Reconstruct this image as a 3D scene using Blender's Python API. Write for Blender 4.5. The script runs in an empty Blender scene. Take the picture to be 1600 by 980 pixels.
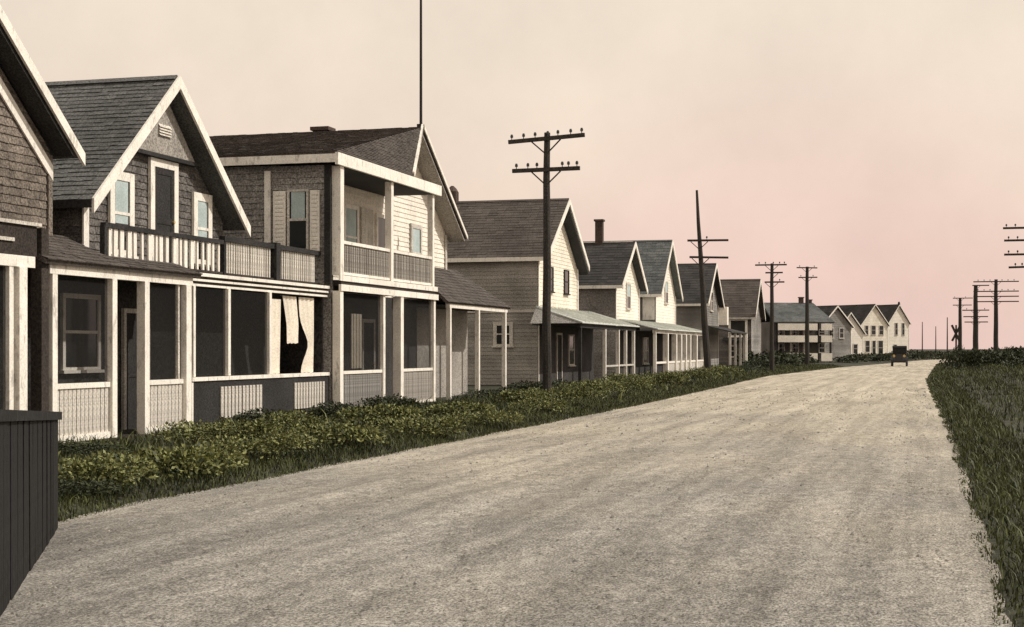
import bpy, math, random
import numpy as np
from mathutils import Vector, Matrix
random.seed(7); RNG = np.random.default_rng(7)
S = bpy.context.scene
COL = S.collection
R = math.radians

# ------------------------------------------------------------------ camera
cam = bpy.data.cameras.new('camera'); camo = bpy.data.objects.new('camera', cam); COL.objects.link(camo)
cam.sensor_width = 36.0; cam.lens = 52.65
cam.shift_y = 55.0/1600.0
cam.clip_start = 0.1; cam.clip_end = 6000
camo.location = (0, 0, 1.6); camo.rotation_euler = (R(90), 0, R(15.75))
S.camera = camo
S.view_settings.view_transform = 'Standard'; S.view_settings.look = 'None'
S.view_settings.exposure = 0.0; S.view_settings.gamma = 1.0
S.view_settings.use_curve_mapping = False
S.cycles.max_bounces = 6; S.cycles.transparent_max_bounces = 12

# ------------------------------------------------------------------ sky + sun
SUN_EL, SUN_AZ = 42.0, 74.0            # azimuth from the street direction (+Y) towards +X
W = bpy.data.worlds.new('World'); S.world = W; W.use_nodes = True
nt = W.node_tree; nt.nodes.clear()
N = nt.nodes.new; L = nt.links.new
wo = N('ShaderNodeOutputWorld'); bg = N('ShaderNodeBackground'); bg.inputs[1].default_value = 0.1
L(bg.outputs[0], wo.inputs[0])
sky = N('ShaderNodeTexSky'); sky.sky_type = 'NISHITA'; sky.sun_disc = False
sky.sun_elevation = R(SUN_EL); sky.sun_rotation = R(SUN_AZ); sky.dust_density = 4.0
tc = N('ShaderNodeTexCoord'); sep = N('ShaderNodeSeparateXYZ'); L(tc.outputs['Generated'], sep.inputs[0])
ramp = N('ShaderNodeValToRGB'); L(sep.outputs['Z'], ramp.inputs[0])
e = ramp.color_ramp.elements
e[0].position = 0.0; e[0].color = (.74, .55, .475, 1)
e[1].position = 1.0; e[1].color = (.62, .58, .52, 1)
for p, c in ((.045, (.775, .585, .495, 1)), (.10, (.79, .635, .52, 1)), (.18, (.795, .668, .545, 1)), (.5, (.74, .66, .55, 1))):
    q = e.new(p); q.color = c
dot = N('ShaderNodeVectorMath'); dot.operation = 'DOT_PRODUCT'
L(tc.outputs['Generated'], dot.inputs[0]); dot.inputs[1].default_value = (-.08, .996, -.03)
mr = N('ShaderNodeMapRange'); mr.interpolation_type = 'SMOOTHSTEP'
mr.inputs[1].default_value = .968; mr.inputs[2].default_value = 1.0; mr.inputs[3].default_value = 0; mr.inputs[4].default_value = .5
L(dot.outputs['Value'], mr.inputs[0])
pk = N('ShaderNodeMix'); pk.data_type = 'RGBA'; L(mr.outputs[0], pk.inputs[0])
L(ramp.outputs[0], pk.inputs[6]); pk.inputs[7].default_value = (.76, .52, .465, 1)
# thin mottled cloud veil
nz = N('ShaderNodeTexNoise'); nz.inputs['Scale'].default_value = 7; nz.inputs['Detail'].default_value = 8; nz.inputs['Roughness'].default_value = .62
L(tc.outputs['Generated'], nz.inputs[0])
nr = N('ShaderNodeMapRange'); nr.inputs[1].default_value = .3; nr.inputs[2].default_value = .7; nr.inputs[3].default_value = .92; nr.inputs[4].default_value = 1.06
L(nz.outputs[0], nr.inputs[0])
sc = N('ShaderNodeVectorMath'); sc.operation = 'SCALE'; L(pk.outputs[2], sc.inputs[0]); L(nr.outputs[0], sc.inputs['Scale'])
sc2 = N('ShaderNodeVectorMath'); sc2.operation = 'SCALE'; L(sc.outputs[0], sc2.inputs[0]); sc2.inputs['Scale'].default_value = 11.8
mx = N('ShaderNodeMix'); mx.data_type = 'RGBA'; mx.inputs[0].default_value = .93
L(sky.outputs[0], mx.inputs[6]); L(sc2.outputs[0], mx.inputs[7]); L(mx.outputs[2], bg.inputs[0])

sun = bpy.data.lights.new('sun', 'SUN'); sun.energy = 3.3; sun.angle = R(0.53); sun.color = (1, .95, .87)
so = bpy.data.objects.new('sun', sun); COL.objects.link(so)
sd = Vector((math.sin(R(SUN_AZ))*math.cos(R(SUN_EL)), math.cos(R(SUN_AZ))*math.cos(R(SUN_EL)), math.sin(R(SUN_EL))))
so.rotation_euler = sd.to_track_quat('Z', 'Y').to_euler(); so.location = (20, 20, 40)

# ------------------------------------------------------------------ materials
def M_(name, col, var=.35, big=.7, fine=38., speck=.45, rough=.85, bump=.25, island=0., col2=None, spec=.25, stretch=None, wear=0.):
    m = bpy.data.materials.new(name); m.use_nodes = True
    t = m.node_tree; n = t.nodes.new; l = t.links.new
    b = t.nodes['Principled BSDF']; b.inputs['Roughness'].default_value = rough
    b.inputs['Specular IOR Level'].default_value = spec
    co = n('ShaderNodeTexCoord'); src = co.outputs['Object']
    if stretch:
        mp = n('ShaderNodeMapping'); mp.inputs['Scale'].default_value = stretch; l(src, mp.inputs[0]); src2 = mp.outputs[0]
    else: src2 = src
    n1 = n('ShaderNodeTexNoise'); n1.inputs['Scale'].default_value = big; n1.inputs['Detail'].default_value = 5; l(src2, n1.inputs[0])
    n2 = n('ShaderNodeTexNoise'); n2.inputs['Scale'].default_value = fine; n2.inputs['Detail'].default_value = 3; n2.inputs['Roughness'].default_value = .7; l(src, n2.inputs[0])
    a = n('ShaderNodeMapRange'); a.inputs[1].default_value = .3; a.inputs[2].default_value = .7
    a.inputs[3].default_value = 1-var; a.inputs[4].default_value = 1+var; l(n1.outputs[0], a.inputs[0])
    c = n('ShaderNodeMapRange'); c.inputs[1].default_value = .38; c.inputs[2].default_value = .62
    c.inputs[3].default_value = 1-speck; c.inputs[4].default_value = 1+speck; l(n2.outputs[0], c.inputs[0])
    mu = n('ShaderNodeMath'); mu.operation = 'MULTIPLY'; l(a.outputs[0], mu.inputs[0]); l(c.outputs[0], mu.inputs[1])
    out = mu.outputs[0]
    if col2:
        mc = n('ShaderNodeMix'); mc.data_type = 'RGBA'; mc.inputs[6].default_value = (*col, 1); mc.inputs[7].default_value = (*col2, 1)
        if island:
            g = n('ShaderNodeNewGeometry'); l(g.outputs['Random Per Island'], mc.inputs[0])
        else: l(n1.outputs[0], mc.inputs[0])
        base = mc.outputs[2]
    else:
        rgb = n('ShaderNodeRGB'); rgb.outputs[0].default_value = (*col, 1); base = rgb.outputs[0]
        if island:
            g = n('ShaderNodeNewGeometry'); i = n('ShaderNodeMapRange'); i.inputs[3].default_value = 1-island; i.inputs[4].default_value = 1+island
            l(g.outputs['Random Per Island'], i.inputs[0]); m2 = n('ShaderNodeMath'); m2.operation = 'MULTIPLY'
            l(out, m2.inputs[0]); l(i.outputs[0], m2.inputs[1]); out = m2.outputs[0]
    s = n('ShaderNodeVectorMath'); s.operation = 'SCALE'; l(base, s.inputs[0]); l(out, s.inputs['Scale'])
    fin = s.outputs[0]
    if wear:                                     # peeling paint: bare grey wood and rain streaks show through in patches
        mp = n('ShaderNodeMapping'); mp.inputs['Scale'].default_value = (1, 1, .35); l(src, mp.inputs[0])
        n3 = n('ShaderNodeTexNoise'); n3.inputs['Scale'].default_value = 9; n3.inputs['Detail'].default_value = 8; n3.inputs['Roughness'].default_value = .7; l(mp.outputs[0], n3.inputs[0])
        w = n('ShaderNodeMapRange'); w.inputs[1].default_value = .54; w.inputs[2].default_value = .66; w.inputs[3].default_value = 0; w.inputs[4].default_value = wear; l(n3.outputs[0], w.inputs[0])
        mw = n('ShaderNodeMix'); mw.data_type = 'RGBA'; l(w.outputs[0], mw.inputs[0]); l(fin, mw.inputs[6]); mw.inputs[7].default_value = (.20, .18, .16, 1); fin = mw.outputs[2]
    l(fin, b.inputs['Base Color'])
    if bump:
        bp = n('ShaderNodeBump'); bp.inputs['Strength'].default_value = bump; bp.inputs['Distance'].default_value = .01
        l(n2.outputs[0], bp.inputs['Height']); l(bp.outputs[0], b.inputs['Normal'])
    return m
MT = {}
MT['trim']   = M_('white_paint', (.84, .79, .71), .09, 1.5, 34, .12, wear=.55)
MT['trimg']  = M_('grey_white_paint', (.56, .52, .46), .22, 1.5, 30, .30, wear=.6)
MT['white']  = M_('white_clapboard', (.82, .76, .67), .10, .8, 26, .18, wear=.3)
MT['cream']  = M_('cream_clapboard', (.79, .725, .61), .18, .8, 22, .26, wear=.3)
MT['grey']   = M_('grey_clapboard', (.235, .220, .204), .30, .6, 26, .55, island=.15)
MT['greyd']  = M_('dark_shingle', (.125, .114, .105), .30, .6, 30, .6, island=.25)
MT['brown']  = M_('brown_shingle', (.150, .126, .105), .25, .6, 34, .6, island=.25)
MT['taupe']  = M_('taupe_board', (.31, .285, .255), .25, .8, 30, .45, island=.12)
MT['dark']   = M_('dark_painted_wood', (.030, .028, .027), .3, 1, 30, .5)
MT['darkbr'] = M_('dark_brown_wood', (.042, .034, .029), .3, 1, 30, .5)
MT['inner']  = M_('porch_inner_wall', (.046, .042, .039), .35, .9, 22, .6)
MT['roofg']  = M_('grey_roof_shingle', (.112, .112, .108), .25, .5, 30, .5, island=.20)
MT['roofb']  = M_('brown_roof_shingle', (.078, .066, .058), .25, .5, 30, .5, island=.20)
MT['roofd']  = M_('dark_roof_shingle', (.042, .039, .037), .25, .5, 24, .5, island=.30)
MT['rooft']  = M_('slate_teal_roof', (.095, .100, .098), .25, .5, 20, .5, island=.25)
MT['tin']    = M_('pale_tin_roof', (.58, .60, .56), .12, .8, 14, .14, rough=.5)
MT['brick']  = M_('dark_brick', (.085, .06, .05), .3, 2, 30, .4)
MT['mortar'] = M_('mortar', (.06, .055, .05), .2, 2, 30, .3)
MT['pole']   = M_('weathered_pole_wood', (.040, .035, .031), .3, 2, 30, .5, stretch=(6, 6, .6))
MT['insul']  = M_('dark_glass_insulator', (.03, .035, .035), .1, 2, 30, .1, rough=.25, spec=.5)
MT['stone']  = M_('dark_fieldstone', (.016, .0155, .015), .4, 3, 40, .6, bump=.8)
MT['char']   = M_('tarred_dark_wood', (.0105, .0101, .0098), .55, 2.5, 22, .75, bump=.5, stretch=(4,4,.8))
MT['cap']    = M_('dark_capstone', (.024, .023, .022), .35, 3, 40, .6, bump=.6)
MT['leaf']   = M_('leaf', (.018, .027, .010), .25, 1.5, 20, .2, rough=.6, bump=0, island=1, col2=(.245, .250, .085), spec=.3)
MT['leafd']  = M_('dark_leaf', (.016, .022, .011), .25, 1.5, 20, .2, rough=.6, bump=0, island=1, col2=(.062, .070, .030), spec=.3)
MT['stem']   = M_('stem', (.05, .045, .025), .2, 5, 20, .2, bump=0)
MT['grass']  = M_('grass_blade', (.022, .026, .013), .45, .5, 10, .1, rough=.6, bump=0, island=1, col2=(.100, .110, .036), spec=.25)
MT['straw']  = M_('dry_straw', (.11, .105, .055), .3, 2, 10, .2, bump=0, island=.5)
MT['soil']   = M_('grassy_soil', (.026, .027, .018), .4, .5, 14, .5, col2=(.046, .046, .028))
MT['curtain']= M_('white_curtain', (.80, .72, .60), .12, 2, 30, .15, bump=0)
MT['pane_reflection']  = M_('pale_blue_reflection', (.42, .49, .485), .15, 3, 30, .12, bump=0)  # colour of the painted reflection in upper panes
MT['carp']   = M_('black_car_paint', (.02, .02, .021), .2, 2, 30, .2, rough=.3, bump=0, spec=.5)
MT['tyre']   = M_('grey_rubber', (.05, .048, .046), .2, 4, 30, .2)
MT['canvas'] = M_('black_canvas', (.03, .028, .027), .2, 4, 30, .2)
MT['brass']  = M_('brass', (.5, .36, .14), .1, 4, 30, .1, rough=.35)
MT['gravel'] = M_('gravel_stone', (.24, .22, .19), .2, 3, 40, .3, island=.45)
def glass():
    m = bpy.data.materials.new('window_glass'); m.use_nodes = True
    b = m.node_tree.nodes['Principled BSDF']; b.inputs['Base Color'].default_value = (.018, .019, .019, 1)
    b.inputs['Roughness'].default_value = .08; b.inputs['Specular IOR Level'].default_value = .5
    return m
MT['glass'] = glass()
def screen():
    m = bpy.data.materials.new('insect_screen'); m.use_nodes = True
    t = m.node_tree; b = t.nodes['Principled BSDF']; b.inputs['Base Color'].default_value = (.022, .021, .020, 1); b.inputs['Roughness'].default_value = .8
    b.inputs['Specular IOR Level'].default_value = .1
    tr = t.nodes.new('ShaderNodeBsdfTransparent'); mxs = t.nodes.new('ShaderNodeMixShader'); mxs.inputs[0].default_value = .33
    t.links.new(tr.outputs[0], mxs.inputs[1]); t.links.new(b.outputs[0], mxs.inputs[2])
    t.links.new(mxs.outputs[0], t.nodes['Material Output'].inputs[0])
    return m
MT['screen'] = screen()
def road_mat():
    m = bpy.data.materials.new('dirt_road'); m.use_nodes = True
    t = m.node_tree; n = t.nodes.new; l = t.links.new; b = t.nodes['Principled BSDF']
    b.inputs['Roughness'].default_value = .95; b.inputs['Specular IOR Level'].default_value = .1
    co = n('ShaderNodeTexCoord')
    def noise(scale, st=(1, 1, 1), det=5, ro=.55):
        mp = n('ShaderNodeMapping'); mp.inputs['Scale'].default_value = st; l(co.outputs['Object'], mp.inputs[0])
        k = n('ShaderNodeTexNoise'); k.inputs['Scale'].default_value = scale; k.inputs['Detail'].default_value = det; k.inputs['Roughness'].default_value = ro
        l(mp.outputs[0], k.inputs[0]); return k.outputs[0]
    def rng(o, a, z, lo, hi):
        k = n('ShaderNodeMapRange'); k.inputs[1].default_value = a; k.inputs[2].default_value = z; k.inputs[3].default_value = lo; k.inputs[4].default_value = hi
        l(o, k.inputs[0]); return k.outputs[0]
    def mul(a, c):
        k = n('ShaderNodeMath'); k.operation = 'MULTIPLY'; l(a, k.inputs[0]); l(c, k.inputs[1]); return k.outputs[0]
    tracks = rng(noise(2.4, (1.0, .05, 1), 6, .65), .36, .64, .74, 1.14)
    blot = rng(noise(.55, (1, .3, 1), 5, .6), .35, .65, .84, 1.10)
    mid = rng(noise(9, (1, .5, 1), 5, .75), .35, .65, .72, 1.25)
    fine = rng(noise(60, (1, .6, 1), 3, .8), .38, .62, .34, 1.62)
    f = mul(mul(tracks, blot), mul(mid, fine))
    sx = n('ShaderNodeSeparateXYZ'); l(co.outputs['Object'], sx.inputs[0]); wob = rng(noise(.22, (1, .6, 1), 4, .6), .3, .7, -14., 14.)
    ad = n('ShaderNodeMath'); l(sx.outputs['Y'], ad.inputs[0]); l(wob, ad.inputs[1]); far_mix = rng(ad.outputs[0], 8, 44, 0, 1)  # colour passes from darker grey near to paler tan farther along
    mc = n('ShaderNodeMix'); mc.data_type = 'RGBA'; l(far_mix, mc.inputs[0])
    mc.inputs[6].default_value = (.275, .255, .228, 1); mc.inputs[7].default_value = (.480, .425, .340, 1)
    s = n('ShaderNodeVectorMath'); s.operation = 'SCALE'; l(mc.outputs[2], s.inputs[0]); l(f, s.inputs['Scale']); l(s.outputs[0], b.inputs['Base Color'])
    bp = n('ShaderNodeBump'); bp.inputs['Strength'].default_value = .5; bp.inputs['Distance'].default_value = .02
    l(mid, bp.inputs['Height']); l(bp.outputs[0], b.inputs['Normal'])
    return m
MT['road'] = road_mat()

# ------------------------------------------------------------------ helpers
class MB:
    def __init__(s): s.v = []; s.f = []
    def add(s, vs, fs):
        o = len(s.v); s.v += [tuple(p) for p in vs]; s.f += [tuple(i+o for i in f) for f in fs]; return s
    def box(s, x0, x1, y0, y1, z0, z1):
        return s.add([(x0,y0,z0),(x1,y0,z0),(x1,y1,z0),(x0,y1,z0),(x0,y0,z1),(x1,y0,z1),(x1,y1,z1),(x0,y1,z1)],
                     [(0,3,2,1),(4,5,6,7),(0,1,5,4),(1,2,6,5),(2,3,7,6),(3,0,4,7)])
    def prism(s, poly, ext):
        n = len(poly); ext = Vector(ext); a = [Vector(p) for p in poly]; b = [p+ext for p in a]
        return s.add(a+b, [tuple(range(n))[::-1], tuple(range(n, 2*n))]+[(i,(i+1)%n,n+(i+1)%n,n+i) for i in range(n)])
    def tube(s, p0, p1, r0, r1=None, n=8, caps=True):
        r1 = r0 if r1 is None else r1; p0 = Vector(p0); p1 = Vector(p1); d = (p1-p0).normalized()
        u = d.orthogonal().normalized(); w = d.cross(u)
        A = [p0+(u*math.cos(2*math.pi*i/n)+w*math.sin(2*math.pi*i/n))*r0 for i in range(n)]
        B = [p1+(u*math.cos(2*math.pi*i/n)+w*math.sin(2*math.pi*i/n))*r1 for i in range(n)]
        fs = [(i,(i+1)%n,n+(i+1)%n,n+i) for i in range(n)]
        if caps: fs += [tuple(range(n))[::-1], tuple(range(n,2*n))]
        return s.add(A+B, fs)
    def beam(s, p0, p1, w, h):
        p0 = Vector(p0); p1 = Vector(p1); d = (p1-p0).normalized()
        up = Vector((0,0,1)) if abs(d.z) < .95 else Vector((0,1,0))
        a = d.cross(up).normalized()*w/2; b = a.cross(d).normalized()*h/2
        vs = [p0-a-b,p0+a-b,p0+a+b,p0-a+b,p1-a-b,p1+a-b,p1+a+b,p1-a+b]
        return s.add(vs, [(0,3,2,1),(4,5,6,7),(0,1,5,4),(1,2,6,5),(2,3,7,6),(3,0,4,7)])
    def mesh(s, name, mat, off=(0,0,0), smooth=False):
        me = bpy.data.meshes.new(name); ox, oy, oz = off
        me.from_pydata([(x-ox,y-oy,z-oz) for x,y,z in s.v], [], s.f)
        if mat: me.materials.append(MT[mat] if isinstance(mat, str) else mat)
        if smooth: me.polygons.foreach_set('use_smooth', [True]*len(me.polygons))
        me.validate(); me.update(); return me
class Thing:
    """An Empty at the thing's base; parts are authored in world metres unless local=True."""
    def __init__(s, name, label, cat, loc=(0,0,0), rot=0, group=None, local=False):
        s.o = bpy.data.objects.new(name, None); COL.objects.link(s.o); s.o.empty_display_size = .3
        s.o.location = loc; s.o.rotation_euler = (0,0,rot); s.o['label'] = label; s.o['category'] = cat
        if group: s.o['group'] = group
        s.off = (0,0,0) if local else tuple(loc)
    def part(s, name, mb, mat, parent=None, label=None, kind=None, smooth=False):
        o = bpy.data.objects.new(name, mb.mesh(name, mat, s.off, smooth)); COL.objects.link(o); o.parent = parent or s.o
        if label: o['label'] = label
        if kind: o['kind'] = kind
        return o
    def inst(s, name, me, loc, rot=(0,0,0), scale=(1,1,1), parent=None):
        o = bpy.data.objects.new(name, me); COL.objects.link(o); o.parent = parent or s.o
        o.location = (loc[0]-s.off[0], loc[1]-s.off[1], loc[2]-s.off[2]); o.rotation_euler = rot; o.scale = scale
        return o
def single(name, mb, mat, label, cat, group=None, off=(0,0,0), smooth=False):
    o = bpy.data.objects.new(name, mb.mesh(name, mat, off, smooth)); COL.objects.link(o); o.location = off
    o['label'] = label; o['category'] = cat
    if group: o['group'] = group
    return o
def setting(name, me, kind='structure'):
    o = bpy.data.objects.new(name, me); COL.objects.link(o); o['kind'] = kind; return o
def fast_mesh(name, V, F, mat):
    me = bpy.data.meshes.new(name); V = np.asarray(V, np.float32); F = np.asarray(F, np.int32); k = F.shape[1]
    me.vertices.add(len(V)); me.vertices.foreach_set('co', V.ravel())
    me.loops.add(F.size); me.loops.foreach_set('vertex_index', F.ravel())
    me.polygons.add(len(F)); me.polygons.foreach_set('loop_start', np.arange(0, F.size, k, dtype=np.int32)); me.polygons.foreach_set('loop_total', np.full(len(F), k, np.int32))
    me.materials.append(MT[mat]); me.update(calc_edges=True); return me

# planes: 'F' faces the street (+X) at x=c, 'S' faces the viewer's end of the street (-Y) at y=c
def pt(pl, c, a, d, z): return (c+d, a, z) if pl == 'F' else (a, c-d, z)
def pbox(mb, pl, c, a0, a1, d0, d1, z0, z1):
    if pl == 'F': mb.box(c+d0, c+d1, a0, a1, z0, z1)
    else: mb.box(a0, a1, c-d1, c-d0, z0, z1)
def siding(th, pl, c, lim, z0, z1, mat, h=.125, shingle=False, sw=.16):
    """lapped boards or separate wall shingles on a wall face; lim(z) gives the ends at that height"""
    mb = MB(); z = z0
    while z < z1-.02:
        zt = min(z+h, z1); a0, a1 = lim(z); b0, b1 = lim(zt)
        if a1-a0 < .05: break
        segs = [(0., 1.)]
        if shingle:
            n = max(1, int((a1-a0)/sw)); cuts = sorted(random.random()*.5/n+i/n for i in range(1, n)); cuts = [0]+cuts+[1]
            segs = list(zip(cuts[:-1], cuts[1:]))
        for (s0, s1) in segs:
            d = .022+random.uniform(-.004, .006)*(1 if shingle else .3); dz = random.uniform(0, .012) if shingle else 0
            s1g = s1-(.004/(a1-a0) if shingle else 0)
            p = [pt(pl,c,a0+(a1-a0)*s0,d,z-dz), pt(pl,c,a0+(a1-a0)*s1g,d,z-dz), pt(pl,c,b0+(b1-b0)*s1g,.004,zt), pt(pl,c,b0+(b1-b0)*s0,.004,zt),
                 pt(pl,c,a0+(a1-a0)*s0,0,z-dz), pt(pl,c,a0+(a1-a0)*s1g,0,z-dz)]
            mb.add(p, [(0,1,2,3),(4,5,1,0)])
        z += h
    return th.part('wall_shingles' if shingle else 'clapboards', mb, mat, kind='stuff')
def roof_plane(th, e0, e1, r0, r1, mat, thick=.10, exp=.13, sw=.20, name='roof'):
    e0, e1, r0, r1 = map(Vector, (e0, e1, r0, r1)); nn = (e1-e0).cross(r0-e0 if (r0-e0).length > .1 else r1-e0).normalized()
    if nn.z < 0: nn = -nn
    poly = [e0, e1, r1, r0] if (r1-r0).length > .02 else [e0, e1, r1]
    base = th.part(name, MB().prism(poly, -nn*thick), mat)
    L_ = ((r0+r1)/2-(e0+e1)/2).length; nrow = max(2, int(L_/exp)); mb = MB()
    for i in range(nrow):
        t0 = i/nrow; t1 = (i+1.05)/nrow; t1 = min(t1, 1)
        a0 = e0.lerp(r0, t0); a1 = e1.lerp(r1, t0); b0 = e0.lerp(r0, t1); b1 = e1.lerp(r1, t1)
        n = max(1, int((a1-a0).length/sw)); cuts = [0]+sorted((j+random.uniform(-.25,.25))/n for j in range(1, n))+[1]
        dn = (e0-r0).normalized()
        for s0, s1 in zip(cuts[:-1], cuts[1:]):
            lift = .017+random.uniform(-.005, .008); sl = random.uniform(-.004, .016) if i else .02
            g = min(.006/max(.1,(a1-a0).length), (s1-s0)*.1)
            p0 = a0.lerp(a1, s0)+nn*lift+dn*sl; p1 = a0.lerp(a1, s1-g)+nn*lift+dn*sl
            mb.add([p0, p1, b0.lerp(b1, s1-g)+nn*.006, b0.lerp(b1, s0)+nn*.006, p0-nn*(lift-.001), p1-nn*(lift-.001)], [(0,1,2,3),(4,5,1,0)])
    th.part('roof_shingles', mb, mat, parent=base, kind='stuff')
    return base
def rake(th, x, p0, p1, w, mat='trim', name='rake_board', t=.045):
    (ya, za), (yb, zb) = p0, p1
    return th.part(name, MB().prism([(x,ya,za),(x,yb,zb),(x,yb,zb-w),(x,ya,za-w)], (t,0,0)), mat)
def window(th, pl, c, a0, a1, z0, z1, cw=.10, mat='trim', pane_reflection=.5, mull=True, pane='glass', d=.055, sill=True, reflection_mat='pane_reflection'):
    mb = MB()
    pbox(mb,pl,c,a0,a0+cw,0,d,z0,z1); pbox(mb,pl,c,a1-cw,a1,0,d,z0,z1)
    pbox(mb,pl,c,a0+cw,a1-cw,0,d-.003,z1-cw,z1); pbox(mb,pl,c,a0+cw,a1-cw,0,d-.003,z0,z0+cw*.6)
    w = th.part('window', mb, mat)
    g = MB(); pbox(g,pl,c,a0+cw,a1-cw,.024,.030,z0+cw*.6,z1-cw); th.part('pane', g, pane, parent=w)
    if pane_reflection:  # pale-blue reflection in the upper glass, painted on a flat sheet
        zb = z1-cw-(z1-z0-1.6*cw)*pane_reflection; g = MB(); pbox(g,pl,c,a0+cw+.04,a1-cw-.04,.032,.036,zb,z1-cw); th.part('pane_reflection', g, reflection_mat, parent=w)
    if mull:
        g = MB(); zm = (z0+z1)/2; pbox(g,pl,c,a0+cw,a1-cw,.030,.048,zm-.025,zm+.025); am = (a0+a1)/2
        th.part('sash_rail', g, mat, parent=w)
    if sill:
        g = MB(); pbox(g,pl,c,a0-.05,a1+.05,0,d+.05,z0-.05,z0-.002); th.part('sill', g, mat, parent=w)
    return w
def door(th, pl, c, a0, a1, z0, z1, cw=.13, mat='trim', leaf='dark', d=.06):
    mb = MB(); pbox(mb,pl,c,a0,a0+cw,0,d,z0,z1); pbox(mb,pl,c,a1-cw,a1,0,d,z0,z1); pbox(mb,pl,c,a0+cw,a1-cw,0,d-.003,z1-cw,z1)
    fr = th.part('door', mb, mat)
    g = MB(); pbox(g,pl,c,a0+cw,a1-cw,.024,.034,z0,z1-cw)
    A0, A1 = a0+cw, a1-cw; st = .1
    for q in ((A0,A0+st,z0,z1-cw),(A1-st,A1,z0,z1-cw),(A0+st,A1-st,z0,z0+.2),(A0+st,A1-st,z0+.9,z0+1.02),(A0+st,A1-st,z1-cw-.12,z1-cw)):
        pbox(g,pl,c,q[0],q[1],.034,.046,q[2],q[3])
    th.part('door_leaf', g, leaf, parent=fr)
    k = MB(); p = pt(pl,c,A1-.05,.046,z0+.96); q = pt(pl,c,A1-.05,.09,z0+.96); k.tube(p,q,.022,.03,8); th.part('knob', k, 'brass', parent=fr)
    return fr
BAL = {}
def balusters(th, p0, p1, z0, z1, n, w, mat, jit=0., name='baluster', t=None):
    key = (round(w,3), round(z1-z0,2), mat, t)
    if key not in BAL: BAL[key] = MB().box(-(t or w)/2,(t or w)/2,-w/2,w/2,0,z1-z0).mesh(name, mat)
    dx, dy = p1[0]-p0[0], p1[1]-p0[1]; ang = math.atan2(-dx, dy)
    for i in range(n):
        f = (i+.5)/n
        th.inst(name, BAL[key], (p0[0]+dx*f, p0[1]+dy*f+random.uniform(-jit,jit), z0+random.uniform(-.004,.004)), rot=(random.uniform(-.02,.02)*(1 if jit else .3),0,ang), scale=(1,1+random.uniform(-.3,.5)*(1 if jit else .1),1))
def post(th, x, y, z0, z1, w=.14, mat='trim', name='porch_post'):
    m = MB().box(x-w/2,x+w/2,y-w/2,y+w/2,z0,z1)
    return th.part(name, m, mat)
def board_panel(th, x, y0, y1, z0, z1, mat, bw=.1, parent=None, name='panel_board', gap=.009):
    n = max(1, round((y1-y0)/bw)); w = (y1-y0)/n
    key = ('pb', round(w,3), round(z1-z0,2), mat, gap)
    if key not in BAL: BAL[key] = MB().box(-.012,.012,-w/2+gap,w/2-gap,0,z1-z0).mesh(name, mat)
    for i in range(n): th.inst(name, BAL[key], (x+random.uniform(-.004,.004), y0+(i+.5)*w, z0), parent=parent)
def gable_lim(yc, yl, yr, ze_l, ze_r, zr):
    def f(z):
        a = yl if z <= ze_l else yl+(yc-yl)*(z-ze_l)/(zr-ze_l); b = yr if z <= ze_r else yr-(yr-yc)*(z-ze_r)/(zr-ze_r)
        return a, b
    return f
def chimney(th, x, y, z0, z1, w, mat='brick', parent=None, cap=True):
    m = MB().box(x-w/2,x+w/2,y-w/2,y+w/2,z0,z1)
    o = th.part('chimney', m, 'mortar', parent=parent)
    g = MB(); bh = .075; z = z0; k = 0
    while z < z1-.02:                               # brick courses standing proud of the joints
        n = 2; s = w/n; o_ = (k % 2)*s/2
        for fy in (-1, 1):
            a = -w/2
            for j in range(n+1):
                b = min(w/2, (-w/2+(j+1)*s)-(s/2 if k%2 else 0)); 
                if b-a > .02:
                    g.box(x+a+.006,x+b-.006, y+fy*w/2-.012, y+fy*w/2+.012, z+.004, min(z1,z+bh)-.004)
                    g.box(x+fy*w/2-.011, x+fy*w/2+.011, y+a+.014,y+b-.014, z+.004, min(z1,z+bh)-.004)
                a = b
        z += bh; k += 1
    th.part('bricks', g, mat, parent=o if parent is None else parent, kind='stuff')
    if cap: th.part('chimney_cap', MB().box(x-w/2-.06,x+w/2+.06,y-w/2-.06,y+w/2+.06,z1,z1+.1), mat, parent=parent or o)
    return o

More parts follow.
